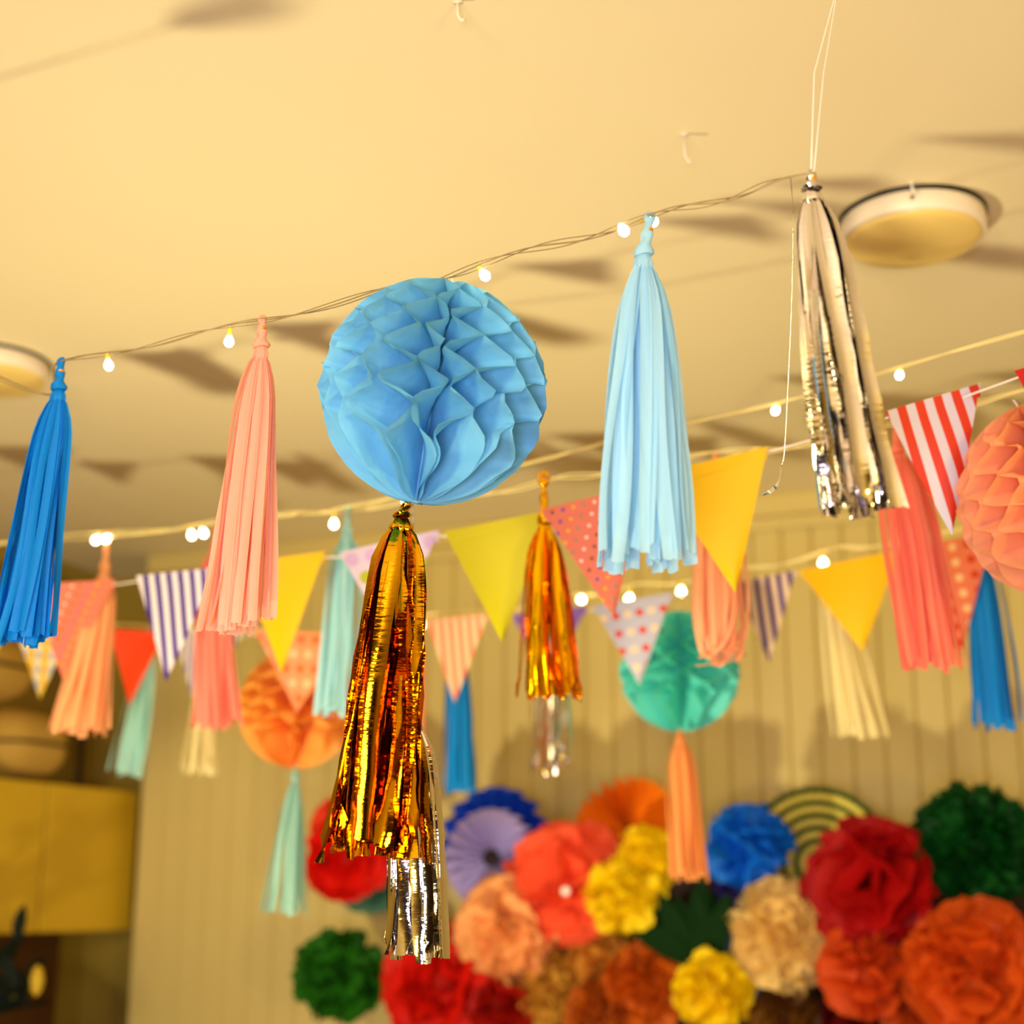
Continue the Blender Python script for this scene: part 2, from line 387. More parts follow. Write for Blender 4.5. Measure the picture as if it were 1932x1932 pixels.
WC = anchored([(-60, 1178, 3.6), (210, 1182, 3.5), (400, 1188, 3.45), (600, 1196, 3.4), (800, 1165, 3.35), (980, 1145, 3.3), (1100, 1122, 3.25), (1190, 1108, 3.2), (1285, 1095, 3.18), (1420, 1072, 3.12), (1553, 1043, 3.05), (1660, 1025, 3.0), (1932, 985, 2.9)])
light_string(WC, [(47, 1186, 3.5), (390, 1197, 3.43), (600, 1213, 3.38), (793, 1180, 3.34), (1097, 1131, 3.23), (1187, 1130, 3.18), (1285, 1116, 3.16), (1553, 1062, 3.03)], 3, .006, M_wirel,
             'farthest fairy light string along the back row of pennants', 14, .0085, .0013)
# ------------------------------------------------------------------ pennants
def pennant(TL, TR, tip, d, mat, label, dr=None, dt=None, curl=.0):
    dl = d; dr = d if dr is None else dr; dt = (dl+dr)/2 if dt is None else dt
    a, b, c = P(TL[0], TL[1], dl), P(TR[0], TR[1], dr), P(tip[0], tip[1], dt)
    o = (a+b)/2; X = (b-a).normalized(); Y = (b-a).cross(a-c).normalized()
    if Y.y < 0: Y = -Y
    Z = X.cross(Y)
    M = Matrix((X, Y, Z)).transposed().to_4x4(); M.translation = o; Mi = M.inverted()
    A, B, T = Mi@a, Mi@b, Mi@c
    m = MB(); N = 14
    fold = .018
    for side in (0, 1):
        rows = []
        for i in range(N+1):
            q = i/N; l = A.lerp(T, q*.995); r = B.lerp(T, q*.995)
            rows.append([Vector(((l.lerp(r, k/8)).x, side*.0006 + curl*math.sin(math.pi*q)*(((k/8)-.5)**2*4-1) + .004*math.sin(q*3+k*.4), (l.lerp(r, k/8)).z)) for k in range(9)])
        m.grid(rows)
    # folded-over hem at the back of the top edge
    rows = []
    for i in range(3):
        q = i/2; rows.append([Vector((A.x+(B.x-A.x)*k/8*(1-.06*q)+(B.x-A.x)*.03*q, .0016, -fold*q)) for k in range(9)])
    m.grid(rows)
    ob = m.build('pennant', mat, smooth=True); ob.matrix_world = M
    tag(ob, label, 'pennant', 'paper pennants of the bunting'); return ob
RED, WHT = (214, 52, 30), (238, 228, 238)
mk_multi = card('coral_dotted_card', (226, 120, 92), 'dots_offset', [(245, 215, 205), (244, 178, 30), (120, 72, 46), (150, 140, 120), (96, 70, 170)], .0165, .17)
mk_red = card('red_stripe_card', (214, 206, 222), 'stripes', [(214, 58, 28)], .0255, .5)
mk_pur = card('purple_stripe_card', (232, 220, 226), 'stripes', [(58, 18, 140)], .0211, .46)
mk_pur2 = card('purple_stripe_card', (250, 224, 190), 'stripes', [(64, 14, 132)], .0235, .46, rot=-4)
mk_pur3 = card('thin_purple_stripe_card', (235, 222, 200), 'stripes', [(104, 70, 160)], .016, .4)
mk_must = card('mustard_card', (235, 193, 0)); mk_lime = card('lime_card', (206, 196, 4)); mk_yel = card('yellow_card', (255, 209, 0))
mk_redp = card('red_card', (246, 70, 20)); mk_red2 = card('crimson_card', (200, 30, 40))
mk_cream = card('cream_stripe_card', (255, 222, 180), 'stripes', [(250, 128, 92)], .0205, .5)
mk_violet = card('violet_card', (140, 96, 190))
mk_lil = card('lilac_dotted_card', (198, 198, 216), 'dots', [(226, 58, 30), (250, 220, 180)], .0238, .31, off=(.002, .01), pz=.0355)
mk_lil2 = card('lilac_lime_card', (214, 196, 226), 'dots_offset', [(178, 180, 30), (206, 170, 220)], .034, .34)
mk_cor = card('coral_polka_card', (240, 128, 92), 'dots', [(220, 60, 24), (250, 205, 150)], .03, .27)
mk_org = card('orange_polka_card', (250, 150, 100), 'dots_offset', [(255, 190, 140), (240, 110, 50)], .03, .3)
mk_chk = card('gingham_card', (235, 226, 190), 'checks', [(240, 200, 60), (190, 190, 200), (240, 186, 30)], .034, .5)
F = []
pennant((52, 1103), (217, 1094), (122, 1292), 2.85, mk_multi, 'coral pennant with tiny coloured dots behind the bright blue tassel')
pennant((257, 1086), (411, 1071), (313, 1286), 2.72, mk_pur, 'white pennant with purple stripes left of the pink tassel in front')
pennant((452, 1062), (613, 1040), (531, 1272), 2.6, mk_must, 'plain mustard pennant directly behind the right edge of the nearest pink tassel')
pennant((640, 1042), (828, 1000), (738, 1212), 2.5, mk_lil2, 'lilac pennant with lime dots mostly hidden behind the gold tassel')
pennant((838, 1003), (1040, 962), (948, 1213), 2.36, mk_lime, 'plain lime green pennant right of the large gold tassel')
pennant((1020, 962), (1218, 912), (1158, 1166), 2.26, mk_multi, 'coral pennant with tiny coloured dots behind the light blue tassel')
pennant((1240, 893), (1448, 842), (1388, 1119), 2.16, mk_must, 'plain mustard pennant between the light blue tassel and silver tassel')
pennant((1671, 776), (1849, 723), (1796, 1010), 2.02, mk_red, 'white pennant with red stripes right of the silver foil tassel', curl=.006)
pennant((1915, 699), (2110, 640), (2035, 920), 1.9, mk_red2, 'plain red pennant only a corner showing at the right edge')
pennant((-150, 1165), (22, 1172), (-62, 1345), 3.4, mk_yel, 'plain yellow pennant cut off by the left edge')
pennant((28, 1186), (134, 1192), (75, 1319), 3.5, mk_chk, 'small pale checked pennant below the bright blue tassel')
pennant((207, 1187), (312, 1192), (244, 1332), 3.45, mk_redp, 'plain orange red pennant between peach tassel and purple striped pennant')
pennant((325, 1180), (460, 1192), (368, 1340), 3.5, mk_pur3, 'cream pennant with thin purple stripes behind the salmon tassel')
pennant((482, 1190), (655, 1196), (560, 1345), 3.05, mk_org, 'pale orange dotted pennant in front of the orange honeycomb ball')
pennant((804, 1170), (920, 1160), (858, 1326), 3.3, mk_cream, 'cream pennant with coral stripes right of the large gold tassel')
pennant((966, 1160), (1108, 1143), (1035, 1290), 3.35, mk_violet, 'plain violet pennant behind the smaller gold tassel')
pennant((1118, 1144), (1268, 1118), (1207, 1292), 2.95, mk_lil, 'lilac pennant with red and cream dots in front of the teal ball')
pennant((1385, 1100), (1500, 1076), (1452, 1249), 3.12, mk_pur2, 'cream pennant with purple stripes between peach tassel and yellow pennant')
pennant((1507, 1076), (1696, 1038), (1628, 1229), 3.0, mk_yel, 'plain bright yellow pennant left of the coral tassel')
pennant((1744, 1030), (1872, 1000), (1812, 1240), 2.85, mk_cor, 'coral pennant with red and cream dots behind the coral tassel')
def cord(name, px, label, r=.0014, mat=None):
    px = [(q[0], q[1], q[2]+(.016 if q[0] < 1800 else 0)) for q in px]
    W = anchored(px); o0 = W[len(W)//2].copy(); m = MB(); m.tube([p-o0 for p in W], r, 6)
    tag(m.build(name, mat or M_cord, loc=o0), label, 'cord')
cord('bunting_cord', [(-60, 1122, 2.9), (52, 1112, 2.85), (217, 1103, 2.85), (257, 1097, 2.72), (411, 1082, 2.72), (452, 1073, 2.6), (613, 1051, 2.6), (640, 1051, 2.5), (828, 1010, 2.5), (842, 1012, 2.36), (1030, 972, 2.36), (1040, 966, 2.27), (1218, 922, 2.26), (1244, 902, 2.16), (1446, 853, 2.16),
      (1560, 822, 2.06), (1675, 788, 2.02), (1812, 752, 2.03), (1824, 747, 2.008), (1932, 708, 1.95)],
     'white bunting cord carrying the nearer row of paper pennants')
cord('bunting_cord', [(-60, 1176, 3.5), (28, 1193, 3.5), (134, 1199, 3.5), (207, 1193, 3.45), (312, 1198, 3.45), (325, 1188, 3.5), (460, 1198, 3.5), (482, 1197, 3.06), (655, 1203, 3.06), (804, 1178, 3.3), (920, 1168, 3.3), (966, 1168, 3.35), (1106, 1151, 3.35), (1120, 1151, 2.96), (1266, 1125, 2.96), (1387, 1107, 3.12), (1500, 1083, 3.12), (1508, 1083, 3.0), (1694, 1046, 3.0), (1744, 1037, 2.86), (1870, 1007, 2.86), (1932, 992, 2.84)],
     'pale bunting cord carrying the farther row of paper pennants')
# ------------------------------------------------------------------ tassels
M_gold = foil('gold_foil', (222, 160, 20)); M_gold2 = foil('gold_foil_soft', (255, 186, 10), .16)
M_silver = foil('silver_foil', (232, 226, 222)); M_tie = paint('gold_tie', (236, 160, 20), .35, metal=.5)
def tassel(top, d, L, wb, mat, label, cat_group='tissue paper tassels on strings', wm=None, lean=0, n=26, sw=.014, neck=.1, seed=1, is_foil=False,
           separate=False, curl=0, ragged=.06, tie=None, tilt=0, topw=None, name=None):
    """top=(px,py); L, wb, wm, lean in pixels at depth d"""
    k = d/FPX; rnd = random.Random(seed)
    L *= k*1.035; wb *= k; lean *= k; wm = (wm*k if wm else wb*.5); nk = neck*L
    t = empty(name or ('foil_tassel' if is_foil else 'tissue_tassel'), P(top[0], top[1], d), label, 'tassel', cat_group)
    # loop and twisted neck
    nx = tilt*k
    m = MB()
    lr = max(.0035, nk*.16)
    m.tube([(lr*.6*math.cos(a), lr*.9*math.sin(a)*.8, lr*.2+lr*math.sin(a)) for a in [2*math.pi*q/10 for q in range(11)]], lr*.38, 6)
    m.build('loop', mat, t)
    m = MB(); rows = []
    ns = 14
    for i in range(ns+1):
        q = i/ns; r = (.0032+.0042*q)*(1.0+.12*math.sin(q*9)) * (1.2 if L > .25 else 1)
        cx = -nx*q; rows.append([(cx+r*(1+.22*math.cos(2*(a+q*7)))*math.cos(a), r*(1+.22*math.cos(2*(a+q*7)))*math.sin(a), -nk*q*1.03) for a in [2*math.pi*j/12 for j in range(12)]])
    m.grid(rows, True); m.build('twisted_neck', mat, t)
    m = MB(); zz = -nk*.32; m.lathe([(.0044, zz-.0018), (.0058, zz-.001), (.0058, zz+.001), (.0044, zz+.0018)], 12, (-nx*.32, 0, 0)); m.build('tie', tie or M_tie, t)
    base = Vector((-nx, 0, -nk)); Lf = L-nk
    NS = 16
    allm = MB()
    for i in range(n):
        th = 2*math.pi*(i*.618034) + rnd.uniform(-.15, .15); rho = (math.sqrt((i+.6)/n)*.86+.14)*rnd.uniform(.86, 1.1)
        ln = Lf*(1-rnd.random()*ragged); ph = rnd.uniform(0, 6.28); sway = rnd.uniform(.0, .006)*(L/.3); tw, tw2 = rnd.uniform(-.7, .7)*(.6 if is_foil else 1), rnd.uniform(-.5, .5)*(.6 if is_foil else 1)
        wid = sw*rnd.uniform(.75, 1.15); m = MB() if separate else allm; rows = []
        crs = [rnd.uniform(-1, 1) for _ in range(NS+1)]
        for s in range(NS+1):
            q = s/NS
            up = 1-math.exp(-q/.075)
            R = (wm*.5)*up*(.93+.07*q) + (wb-wm)*.5*max(0, q-.08)/.92
            cx = lean*q**1.15 + R*rho*math.cos(th); cy = .62*R*rho*math.sin(th); cz = -ln*q
            if curl and q > .62:
                u = (q-.62)/.38; ang = u*curl*(.6+.8*rnd.random() if s == NS else 1)
                cz = -ln*.62 - ln*.38*math.sin(min(ang, 2.4))/max(curl, 1e-3)*1.0; cx -= ln*.13*(1-math.cos(ang))*math.cos(th+ph*.12); cy -= ln*.10*(1-math.cos(ang))*math.sin(th+ph*.12)
            cx += sway*math.sin(q*5+ph)*q; cy += sway*math.cos(q*4+ph)*q
            a = th + math.pi/2 + tw*q + tw2*math.sin(q*4+ph)
            ww = wid*(.28+.72*min(1, q/.16))*.5
            if is_foil:
                cy += crs[s]*.0022*min(1, q*3); a += crs[s]*.09
                if q > .93: a += crs[s]*.7; cz += crs[s]*.004
            dx, dy = math.cos(a), .85*math.sin(a)
            ox, oy = -math.sin(a), math.cos(a)
            bow = ww*.28
            cc = base+Vector((cx, cy, cz))
            rows.append([cc+Vector((dx*ww*e+ox*bow*(1-e*e), dy*ww*e+oy*bow*(1-e*e), (rnd.uniform(-.0015, .0015) if s == NS else 0))) for e in (-1, -.5, 0, .5, 1)])
        m.grid(rows)
        if separate: m.build('strip', mat, t)
    if not separate: allm.build('fringe', mat, t)
    # gathered crown where the strips leave the neck
    m = MB(); rows = []
    for i in range(9):
        q = i/8; zq = q*.05
        R = (wm*.5)*(1-math.exp(-zq/.075))*.9*(1-.3*q**3)+.006*(1-q)
        rows.append([base+Vector((lean*zq**1.15+R*(1+.07*math.sin(a*7+seed))*math.cos(a), .62*R*(1+.07*math.sin(a*7+seed))*math.sin(a), -Lf*zq)) for a in [2*math.pi*j/42 for j in range(42)]])
    m.grid(rows, True); m.build('crown', mat, t)
    return t
BLU, PNK, LBL, PCH, COR, CRM = (8, 140, 232), (255, 190, 166), (176, 222, 244), (255, 190, 132), (255, 150, 130), (255, 240, 185)
tassel((115, 684), S1d(115), 524, 134, tissue(BLU, .3), 'bright blue tissue tassel, leftmost on the nearest string', wm=80, lean=-34, n=34, sw=.013, seed=2, separate=True)
tassel((495, 604), S1d(495), 578, 134, tissue(PNK, .42), 'pale pink tissue tassel on the nearest string left of the blue ball', wm=76, lean=-20, n=34, sw=.015, seed=3, separate=True, neck=.09)
tassel((1226, 412), S1d(1226), 655, 204, tissue(LBL, .42), 'light blue tissue tassel on the nearest string right of the blue ball', wm=98, lean=-14, n=32, sw=.015, seed=4, separate=True, neck=.11, tilt=14)
tassel((1530, 326), 1.515, 645, 160, M_silver, 'silver foil tassel at the upper right end of the nearest string', 'metallic foil tassels', wm=112, lean=52, n=20, sw=.018, neck=.05, seed=5, is_foil=True, separate=True)
tassel((772, 942), S1d(812), 640, 186, M_gold, 'large gold foil tassel hanging under the blue honeycomb ball', 'metallic foil tassels', wm=128, lean=-44, n=24, sw=.024, neck=.05, seed=6, is_foil=True, separate=True, tilt=14)
tassel((778, 1330), 1.74, 446, 140, M_silver, 'silver foil tassel showing its ends below the large gold tassel', 'metallic foil tassels', wm=110, lean=20, n=13, sw=.023, neck=.06, seed=7, is_foil=True, separate=True)
tassel((202, 1014), 2.91, 362, 112, tissue(PCH), 'peach tissue tassel with a knotted top below the paired bulbs', wm=56, lean=-28, n=30, sw=.016, seed=8, neck=.17, curl=0)
tassel((408, 1000), 2.84, 362, 88, tissue(COR, .4), 'salmon tissue tassel partly hidden by the nearest pink tassel', wm=80, lean=18, n=24, sw=.016, seed=9, neck=.1)
tassel((393, 1196), 3.42, 258, 74, tissue(CRM, .4), 'cream tissue tassel showing below the salmon tassel', wm=46, lean=-6, n=14, sw=.012, seed=10)
tassel((282, 1192), 3.55, 264, 68, tissue((180, 228, 222), .4), 'pale aqua tissue tassel hanging behind the orange red pennant', wm=46, lean=-22, n=18, sw=.014, seed=11)
tassel((656, 960), 2.72, 380, 84, tissue((188, 234, 240), .45), 'pale aqua tissue tassel left of the large gold tassel', wm=70, lean=-10, n=24, sw=.014, seed=12, neck=.12)
tassel((558, 1448), 3.0, 262, 94, tissue((160, 204, 192), .4), 'grey green tissue tassel hanging under the orange honeycomb ball', wm=34, lean=-6, n=18, sw=.013, seed=13, neck=.06)
tassel((862, 1180), 3.42, 306, 68, tissue((14, 146, 226), .3), 'bright blue tissue tassel below the coral striped pennant', wm=44, lean=6, n=20, sw=.015, seed=14)
tassel((1026, 905), 2.34, 404, 136, M_gold2, 'smaller gold foil tassel between lime and coral pennants', 'metallic foil tassels', wm=70, lean=10, n=28, sw=.013, neck=.2, seed=15, is_foil=True)
tassel((1040, 1160), 3.2, 290, 92, M_silver, 'small silver foil tassel showing below the smaller gold tassel', 'metallic foil tassels', wm=64, lean=0, n=18, sw=.013, neck=.1, seed=16, is_foil=True)
tassel((1350, 857), 2.5, 446, 132, tissue((255, 190, 144), .42), 'peach tissue tassel with curled ends behind the mustard pennant', wm=100, lean=-2, n=36, sw=.0125, neck=.07, seed=17, curl=1.5, ragged=.14)
tassel((1283, 1378), 3.02, 270, 78, tissue((255, 180, 104), .4), 'peach tissue tassel hanging under the teal honeycomb ball', wm=62, lean=12, n=20, sw=.014, neck=.05, seed=18)
tassel((1562, 1048), 3.15, 340, 116, tissue((255, 240, 180), .42), 'cream tissue tassel with splayed strips under the bright yellow pennant', wm=50, lean=44, n=18, sw=.012, neck=.08, seed=19)
tassel((1690, 798), 2.355, 458, 132, tissue((255, 144, 118), .4), 'coral tissue tassel below the silver foil tassel', wm=118, lean=38, n=36, sw=.012, neck=.12, seed=20)
tassel((1846, 1008), 2.9, 358, 94, tissue((14, 146, 230), .3), 'bright blue tissue tassel below the peach ball at the right', wm=70, lean=4, n=24, sw=.015, neck=.08, seed=21)
tassel((792, 1178), 3.36, 280, 40, tissue(PCH, .4), 'peach tissue tassel almost hidden behind the large gold tassel', wm=34, n=12, sw=.012, seed=23)
W = [P(1497, 400, 1.62), P(1494, 560, 1.62), P(1487, 720, 1.62), P(1480, 850, 1.62), P(1474, 880, 1.62)]
m = MB(); m.tube([p-W[0] for p in spline(W, 5)], .0005, 5)
Wc = [P(1474, 880, 1.62), P(1472, 900, 1.615), P(1466, 916, 1.61), P(1455, 926, 1.61), P(1438, 934, 1.62)]
m.grid([[p-W[0]-Vector((0, 0, w_)), p-W[0]+Vector((0, .002, w_))] for p, w_ in zip(Wc, (.0008, .0022, .0032, .0028, .001))])
e = W[0]; W0 = W1[-2].lerp(W1[-1], .75); m.tube([Vector((0, 0, 0)), W0-e], .0005, 5)
tag(m.build('foil_shred', M_silver, loc=W[0]), 'thin loose foil shred with a curled end hanging left of the silver tassel', 'ribbon')
a0, b0 = P(779, 950, 1.72), P(778, 1332, 1.74)
m = MB(); m.tube([a0-b0, (a0-b0)*.5+Vector((.002, 0, 0)), Vector((0, 0, 0))], .0008, 5)
tag(m.build('hanging_thread', M_clear, loc=b0), 'clear thread inside the large gold tassel holding the lower silver tassel', 'thread')
# ------------------------------------------------------------------ honeycomb balls
def honeycomb(c, d, R, mat, label, leaves=22, rows=6.4, seed=1, rot=0, wob=1.0, tilt=(0, 0), rag=1.0):
    R *= d/FPX; rnd = random.Random(seed)
    t = empty('honeycomb_ball', P(c[0], c[1], d), label, 'paper ball', 'honeycomb tissue paper balls')
    m = MB(); NV, NU = 48, 10; dl = 2*math.pi/leaves
    per = 2*R/rows
    for k in range(leaves):
        rowsv = []
        s = 1 if k % 2 == 0 else -1
        for i in range(NV, -1, -1):
            la = -math.pi/2 + math.pi*(i/NV)
            z = R*math.sin(la)*.995; rm = R*math.cos(la)
            zz = z/R
            # glue lines only above the lower third; below, leaves fan open as petals
            ph = (z/per) % 1.0; tri = max(-1, min(1, 1.22*(1-4*abs(ph-.5))))
            if zz < -.36: tri = t0*max(0, 1-(-.36-zz)/.2) + .8*min(1, (-.36-zz)/.25)*(1 if t0 >= 0 else 1)
            else: t0 = tri
            pole = min(1, math.cos(la)*1.6+.15)
            row = []
            for j in range(NU+1):
                u = j/NU; r = .004+(rm-.004)*u if rm > .004 else .004*u
                aa = dl*k + s*dl*.5*tri; nz = (noise.noise(Vector((math.cos(aa)*2.2+seed, math.sin(aa)*2.2, z*24)))*.26 + noise.noise(Vector((k*3.7+seed, z*34, r*26)))*.075)*wob*u
                am = .495 if u > .25 else .495*u/.25
                ang = rot + dl*k + s*dl*am*tri*pole + nz*pole
                rr = r*(1+(.03*noise.noise(Vector((k*1.9, z*40, seed)))+.022*noise.noise(Vector((k*5.3, z*120, seed))))*wob*u**3)
                row.append(Vector((rr*math.cos(ang), rr*math.sin(ang), z)))
            rowsv.append(row)
        rowsv.reverse(); m.grid(rowsv)
    m.tube([(0, 0, -R*.99), (0, 0, 0), (0, 0, R*.99)], .0065, 8)
    o = m.build('honeycomb_paper', mat, t)
    m = MB(); m.lathe([(.0001, -R*.985), (.006, -R*.99), (.006, -R*1.0), (.0001, -R*1.01)], 12); m.build('pole_disc', mat, t)
    m = MB(); m.tube([(0, 0, R*.97), (.002, 0, R*1.03), (0, 0, R*1.09)], .0012, 6); m.build('hanging_loop', M_cord, t)
    t.rotation_euler = (tilt[0], tilt[1], 0)
    return t
honeycomb((818, 740), S1d(815), 215, tissue((128, 204, 240), .34), 'large light blue honeycomb paper ball on the nearest string', seed=3, rot=.19, tilt=(.06, .14))
honeycomb((2004, 940), 1.98, 194, tissue((255, 190, 146), .5), 'peach honeycomb paper ball cut off by the right edge', leaves=24, seed=4, rot=.3, wob=.6, tilt=(-.05, -.35))
honeycomb((562, 1336), 3.2, 112, tissue((255, 186, 90), .5), 'orange honeycomb paper ball left of the large gold tassel', leaves=18, rows=4.6, wob=.45, seed=5, rot=.5, tilt=(.2, .1))
honeycomb((1282, 1266), 3.1, 114, tissue((112, 232, 220), .4), 'teal honeycomb paper ball above the paper flower wall', leaves=16, rows=4.6, wob=.45, seed=6, rot=.2, tilt=(.15, 0))
# ------------------------------------------------------------------ paper flowers in front of the back wall
def walldepth(px, py, n):
    r = P(px, py, 1)-C0; q = C0-CN; # (q + s r).nV = n
    s = (n - q.dot(nV))/r.dot(nV); return s
def place(px, py, n):
    return P(px, py, walldepth(px, py, n)), walldepth(px, py, n)/FPX
def face(o, yaw=0, pitch=0, roll=0):
    """local -Y faces the room along the wall normal"""
    o.rotation_euler = (pitch, roll, -TH+yaw)
def pompom(px, py, Rpx, n, mat, label, seed=1, kind='tissue', np=90, sz=1.0, yaw=0, pitch=-.15, name='paper_pompom', core=None):
    c, k = place(px, py, n); R = Rpx*k*1.03; rnd = random.Random(seed)
    t = empty(name, c, label, 'paper flower', 'paper flowers massed before the back wall')
    m = MB()
    for i in range(np):
        z = 1-2*(i+.5)/np; a = i*2.39996; q = math.sqrt(1-z*z)
        d = Vector((q*math.cos(a), -z if kind != 'ball' else q*math.sin(a), q*math.sin(a) if kind != 'ball' else z))
        if kind == 'bloom' and d.y > .2: continue
        side = d.cross(Vector((rnd.uniform(-1, 1), rnd.uniform(-1, 1), rnd.uniform(-1, 1)))).normalized(); nn = side.cross(d).normalized()
        if kind == 'bloom': # broad petals opening round a deep centre
            tang = Vector((-d.z, 0, d.x)); side = tang.normalized() if tang.length > .1 else side; nn = side.cross(d).normalized()
        Lp = R*rnd.uniform(.8, 1.1); W = R*sz*rnd.uniform(.32, .5); rows = []
        ph = rnd.uniform(0, 6)
        for s in range(6):
            u = .30+.70*s/5; wd = W*(.25+.75*math.sin(min(1.0, (s+.6)/4.2)*math.pi/2)); row = []
            for j in range(7):
                e = -1+2*j/6
                ruf = R*.05*math.sin(j*2.1+ph+s*.5)*(s/5)
                arch = -R*.10*e*e*(s/5)*(1 if kind != 'frill' else .2)
                p = d*(Lp*u+arch - (R*.05*abs(math.sin(j*1.9+ph)) if s == 5 else 0)) + side*wd*e + nn*(ruf + R*.10*math.sin(u*4+ph))
                if p.length > R*1.09: p *= R*1.09/p.length
                row.append(p)
            rows.append(row)
        m.grid(rows)
    m.build('petals', mat, t)
    m = MB(); m.lathe([(.0001, -R*.5)]+[(R*.5*math.cos(q), R*.5*math.sin(q)) for q in [(-math.pi/2)+math.pi*i/10 for i in range(1, 10)]]+[(.0001, R*.5)], 20)
    m.build('core', core or mat, t)
    face(t, yaw, pitch); return t
def fan(px, py, Rpx, n, mat, label, pleats=32, depth=.3, yaw=0, pitch=-.1, hole=0, scallop=.06, centre=None, seed=1):
    c, k = place(px, py, n); R = Rpx*k
    t = empty('paper_fan', c, label, 'paper flower', 'paper flowers massed before the back wall')
    m = MB(); rows = []; N = pleats*2
    for s in range(9):
        u = s/8; r0 = R*(hole+.05+(1-hole-.05)*u)
        row = []
        for j in range(N*2):
            a = 2*math.pi*j/(N*2); tri = [0, 1, 0, -1][j % 4] if False else (1 if j % 4 in (0,) else (-1 if j % 4 == 2 else 0))
            r = r0*(1+scallop*tri*u); y = R*depth*(.35+.65*u)*tri*.5 - R*.22*(1-u)*(-1)
            row.append(Vector((r*math.cos(a), y, r*math.sin(a))))
        rows.append(row)
    m.grid(rows, True); m.build('pleated_paper', mat, t, smooth=False)
    if centre:
        m = MB(); m.lathe([(.0001, 0), (R*(hole+.06), 0), (R*(hole+.06), .012), (.0001, .014)], 20)
        o = m.build('centre_disc', centre, t); o.rotation_euler = (math.pi/2, 0, 0); o.location = (0, R*.2, 0)
    face(t, yaw, pitch); return t
NB = .75  # cluster distance from recess plane (0.5 m before the boards)
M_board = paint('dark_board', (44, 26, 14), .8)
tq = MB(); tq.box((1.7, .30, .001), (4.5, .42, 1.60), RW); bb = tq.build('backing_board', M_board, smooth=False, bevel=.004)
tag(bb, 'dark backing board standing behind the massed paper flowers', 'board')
T = tissue
fan(930, 1592, 108, NB-.14, T((20, 76, 225), .1), 'royal blue scalloped paper fan behind the lilac fan', 17, .5, scallop=.04)
fan(922, 1617, 90, NB-.02, T((190, 178, 236), .08), 'lilac pleated paper fan with dark centre hole', 20, .55, hole=.12, centre=paint('dark_core', (30, 14, 24), .8))
fan(1180, 1554, 98, NB-.10, T((255, 140, 16), .08), 'orange pleated paper fan above the red orange flower', 22, .6, pitch=-.5, centre=T((150, 30, 6), .2))
# ring striped fan
c, k = place(1540, 1626, NB-.14); R = 138*k
t = empty('paper_fan', c, 'green and yellow ring striped paper fan behind the dark red flower', 'paper flower', 'paper flowers massed before the back wall')
Mg, Mye = T((8, 70, 12), .15), T((250, 232, 110), .3)
for b in range(12):
    m = MB(); rows = []; r0, r1 = R*(b/12+.02), R*((b+1)/12+.02)
    for r in (r0, r1): rows.append([Vector((r*math.cos(a), .007*math.sin(j*math.pi/2)*(r/R)+.05*(1-r/R), r*math.sin(a))) for j, a in [(j, 2*math.pi*j/160) for j in range(160)]])
    m.grid(rows, True); m.build('paper_ring', Mg if b % 2 else Mye, t)
face(t, 0, -.1)
pompom(655, 1622, 82, NB, T((226, 20, 6), .3), 'bright red paper pompom, leftmost red one below the orange honeycomb ball', 31, 'bloom', 60, 1.3)
pompom(660, 1566, 70, NB-.12, T((250, 66, 26), .35), 'orange red paper pompom rising behind the bright red pompom', 32, np=70)
pompom(702, 1648, 76, NB-.25, T((110, 176, 150), .35), 'teal paper pompom peeking below the bright red pompom', 33, np=70)
pompom(640, 1838, 88, NB, T((36, 106, 16), .3), 'grassy green paper pompom at the lower left of the flowers', 34, np=120, sz=.6)
pompom(724, 1850, 44, NB-.1, T((186, 140, 20), .3), 'small ochre paper pompom beside the grassy green pompom', 35, np=60, sz=.7)
pompom(1072, 1664, 116, NB-.02, T((255, 104, 66), .4), 'red orange paper flower with a white highlight near its centre', 36, 'bloom', 80, 1.1)
c, k = place(1067, 1681, NB+.15); m = MB(); m.lathe([(.0001, -.004), (.010, -.004), (.012, 0), (.010, .004), (.0001, .005)], 16)
o = m.build('highlight_dot', paint('highlight_white', (255, 240, 240), .15), loc=c); o.rotation_euler = (math.pi/2, 0, -TH); tag(o, 'small white dot standing in for a highlight on the red orange paper flower', 'highlight')  # white disc modelled in place of the flower's highlight
pompom(1178, 1688, 76, NB+.06, T((255, 224, 10), .3), 'bright yellow paper pompom below the orange pleated fan', 37, np=130, sz=.6)
pompom(1222, 1622, 66, NB+.02, T((255, 220, 10), .3), 'yellow paper pompom beside the peach tassel tip', 38, np=110, sz=.6)
pompom(1412, 1598, 82, NB, T((16, 120, 236), .3), 'bright blue paper pompom left of the ring striped fan', 39, np=90, sz=.9)
pompom(1398, 1690, 62, NB-.1, T((70, 52, 140), .3), 'violet paper pompom below the bright blue pompom', 40, np=60)
fan(1452, 1765, 110, NB-.16, T((120, 164, 214), .3), 'pale blue paper fan behind the cream pompom', 24, .15)
pompom(1478, 1762, 104, NB+.02, T((252, 220, 140), .35), 'large cream paper pompom left of the dark red flower', 41, np=150, sz=.7)
pompom(1645, 1672, 122, NB+.05, T((176, 6, 8), .25), 'large dark red paper flower with deep dark centre', 42, 'bloom', 70, 1.5, core=paint('dark_centre', (40, 0, 0), .9, spec=0))
pompom(1836, 1598, 119, NB+.02, T((6, 74, 20), .25), 'large dark green paper ball at the right edge', 43, np=320, sz=.34)
pompom(1835, 1832, 132, NB+.12, T((224, 92, 22), .35), 'large orange paper pompom at the lower right corner', 44, np=110, sz=.9)
pompom(1628, 1832, 84, NB+.1, T((222, 84, 26), .35), 'orange paper pompom of looped ribbons under the dark red flower', 45, 'frill', 50, 1.4)
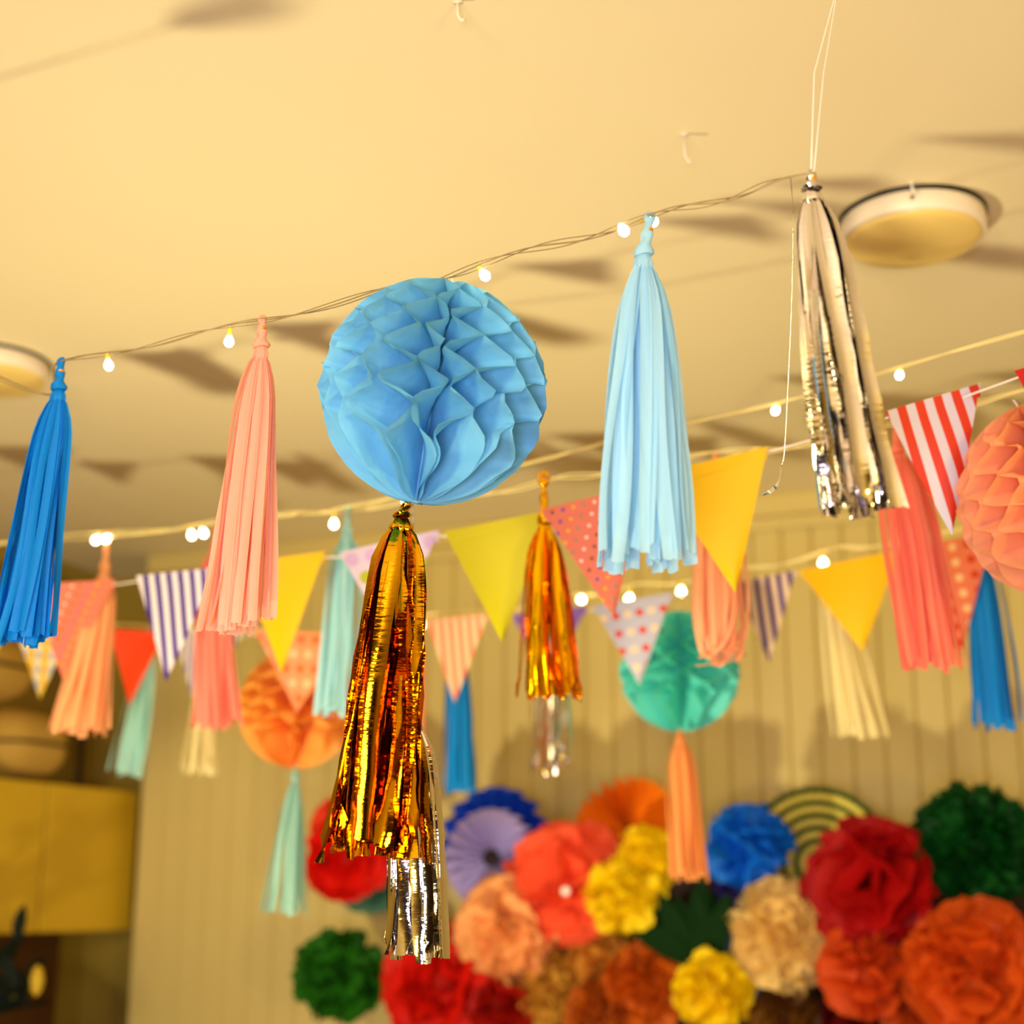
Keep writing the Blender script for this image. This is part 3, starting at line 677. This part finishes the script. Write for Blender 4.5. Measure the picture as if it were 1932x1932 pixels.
pompom(958, 1756, 100, NB+.04, T((255, 188, 120), .35), 'peach paper pompom below the lilac fan', 46, np=130, sz=.8)
pompom(838, 1858, 110, NB+.02, T((214, 22, 6), .3), 'large red paper flower below the hanging silver strips', 47, 'bloom', 80, 1.3)
pompom(940, 1905, 66, NB+.05, T((176, 20, 10), .3), 'dark crimson paper pompom at the bottom edge', 48, np=60)
pompom(1032, 1868, 74, NB-.02, T((214, 160, 60), .35), 'ochre paper pompom between crimson and brown orange pompoms', 49, np=130, sz=.6)
pompom(1130, 1820, 70, NB-.08, T((226, 160, 60), .35), 'tan frilled paper pompom below the bright yellow pompom', 50, 'frill', 110, .7)
pompom(1222, 1858, 82, NB, T((214, 104, 20), .35), 'brown orange paper pompom at the bottom centre', 51, 'frill', 100, .9)
pompom(1136, 1920, 74, NB, T((196, 100, 24), .35), 'rust paper pompom cut by the bottom edge', 53, np=80)
pompom(1345, 1872, 78, NB+.04, T((255, 222, 10), .3), 'yellow paper pompom at the bottom beside the dark green leaves', 52, np=130, sz=.6)
pompom(1480, 1925, 70, NB-.05, T((120, 74, 18), .3), 'brown paper pompom below the cream pompom', 54, np=90)
pompom(1625, 1945, 84, NB-.08, T((96, 10, 10), .3), 'maroon paper pompom at the bottom below the ribbon pompom', 55, np=70)
pompom(1030, 1770, 60, NB-.12, T((110, 30, 14), .3), 'dark maroon paper pompom tucked under the red orange flower', 56, np=60)
pompom(1725, 1900, 70, NB-.02, T((200, 76, 22), .3), 'burnt orange paper pompom beside the large orange pompom', 57, np=70)
# dark green palm-like leaves
c, k = place(1330, 1800, NB); random.seed(8)
t = empty('paper_leaves', c, 'spray of dark green leaves between yellow and cream pompoms', 'leaves')
for i in range(11):
    m = MB(); an = math.radians(70+i*8.5); L = 190*k*random.uniform(.75, 1.0)
    leaf(m, Vector((random.uniform(-.02, .02), random.uniform(-.03, .03), -.03)), Vector((math.cos(an), -.15-random.random()*.3, math.sin(an))), Vector((0, -1, .15)).normalized(), L, 46*k, .1, 10)
    m.build('leaf', paint('dark_green_paper', (8, 40, 8), .8, spec=.1) if i == 0 else bpy.data.materials['dark_green_paper'], t)
face(t)
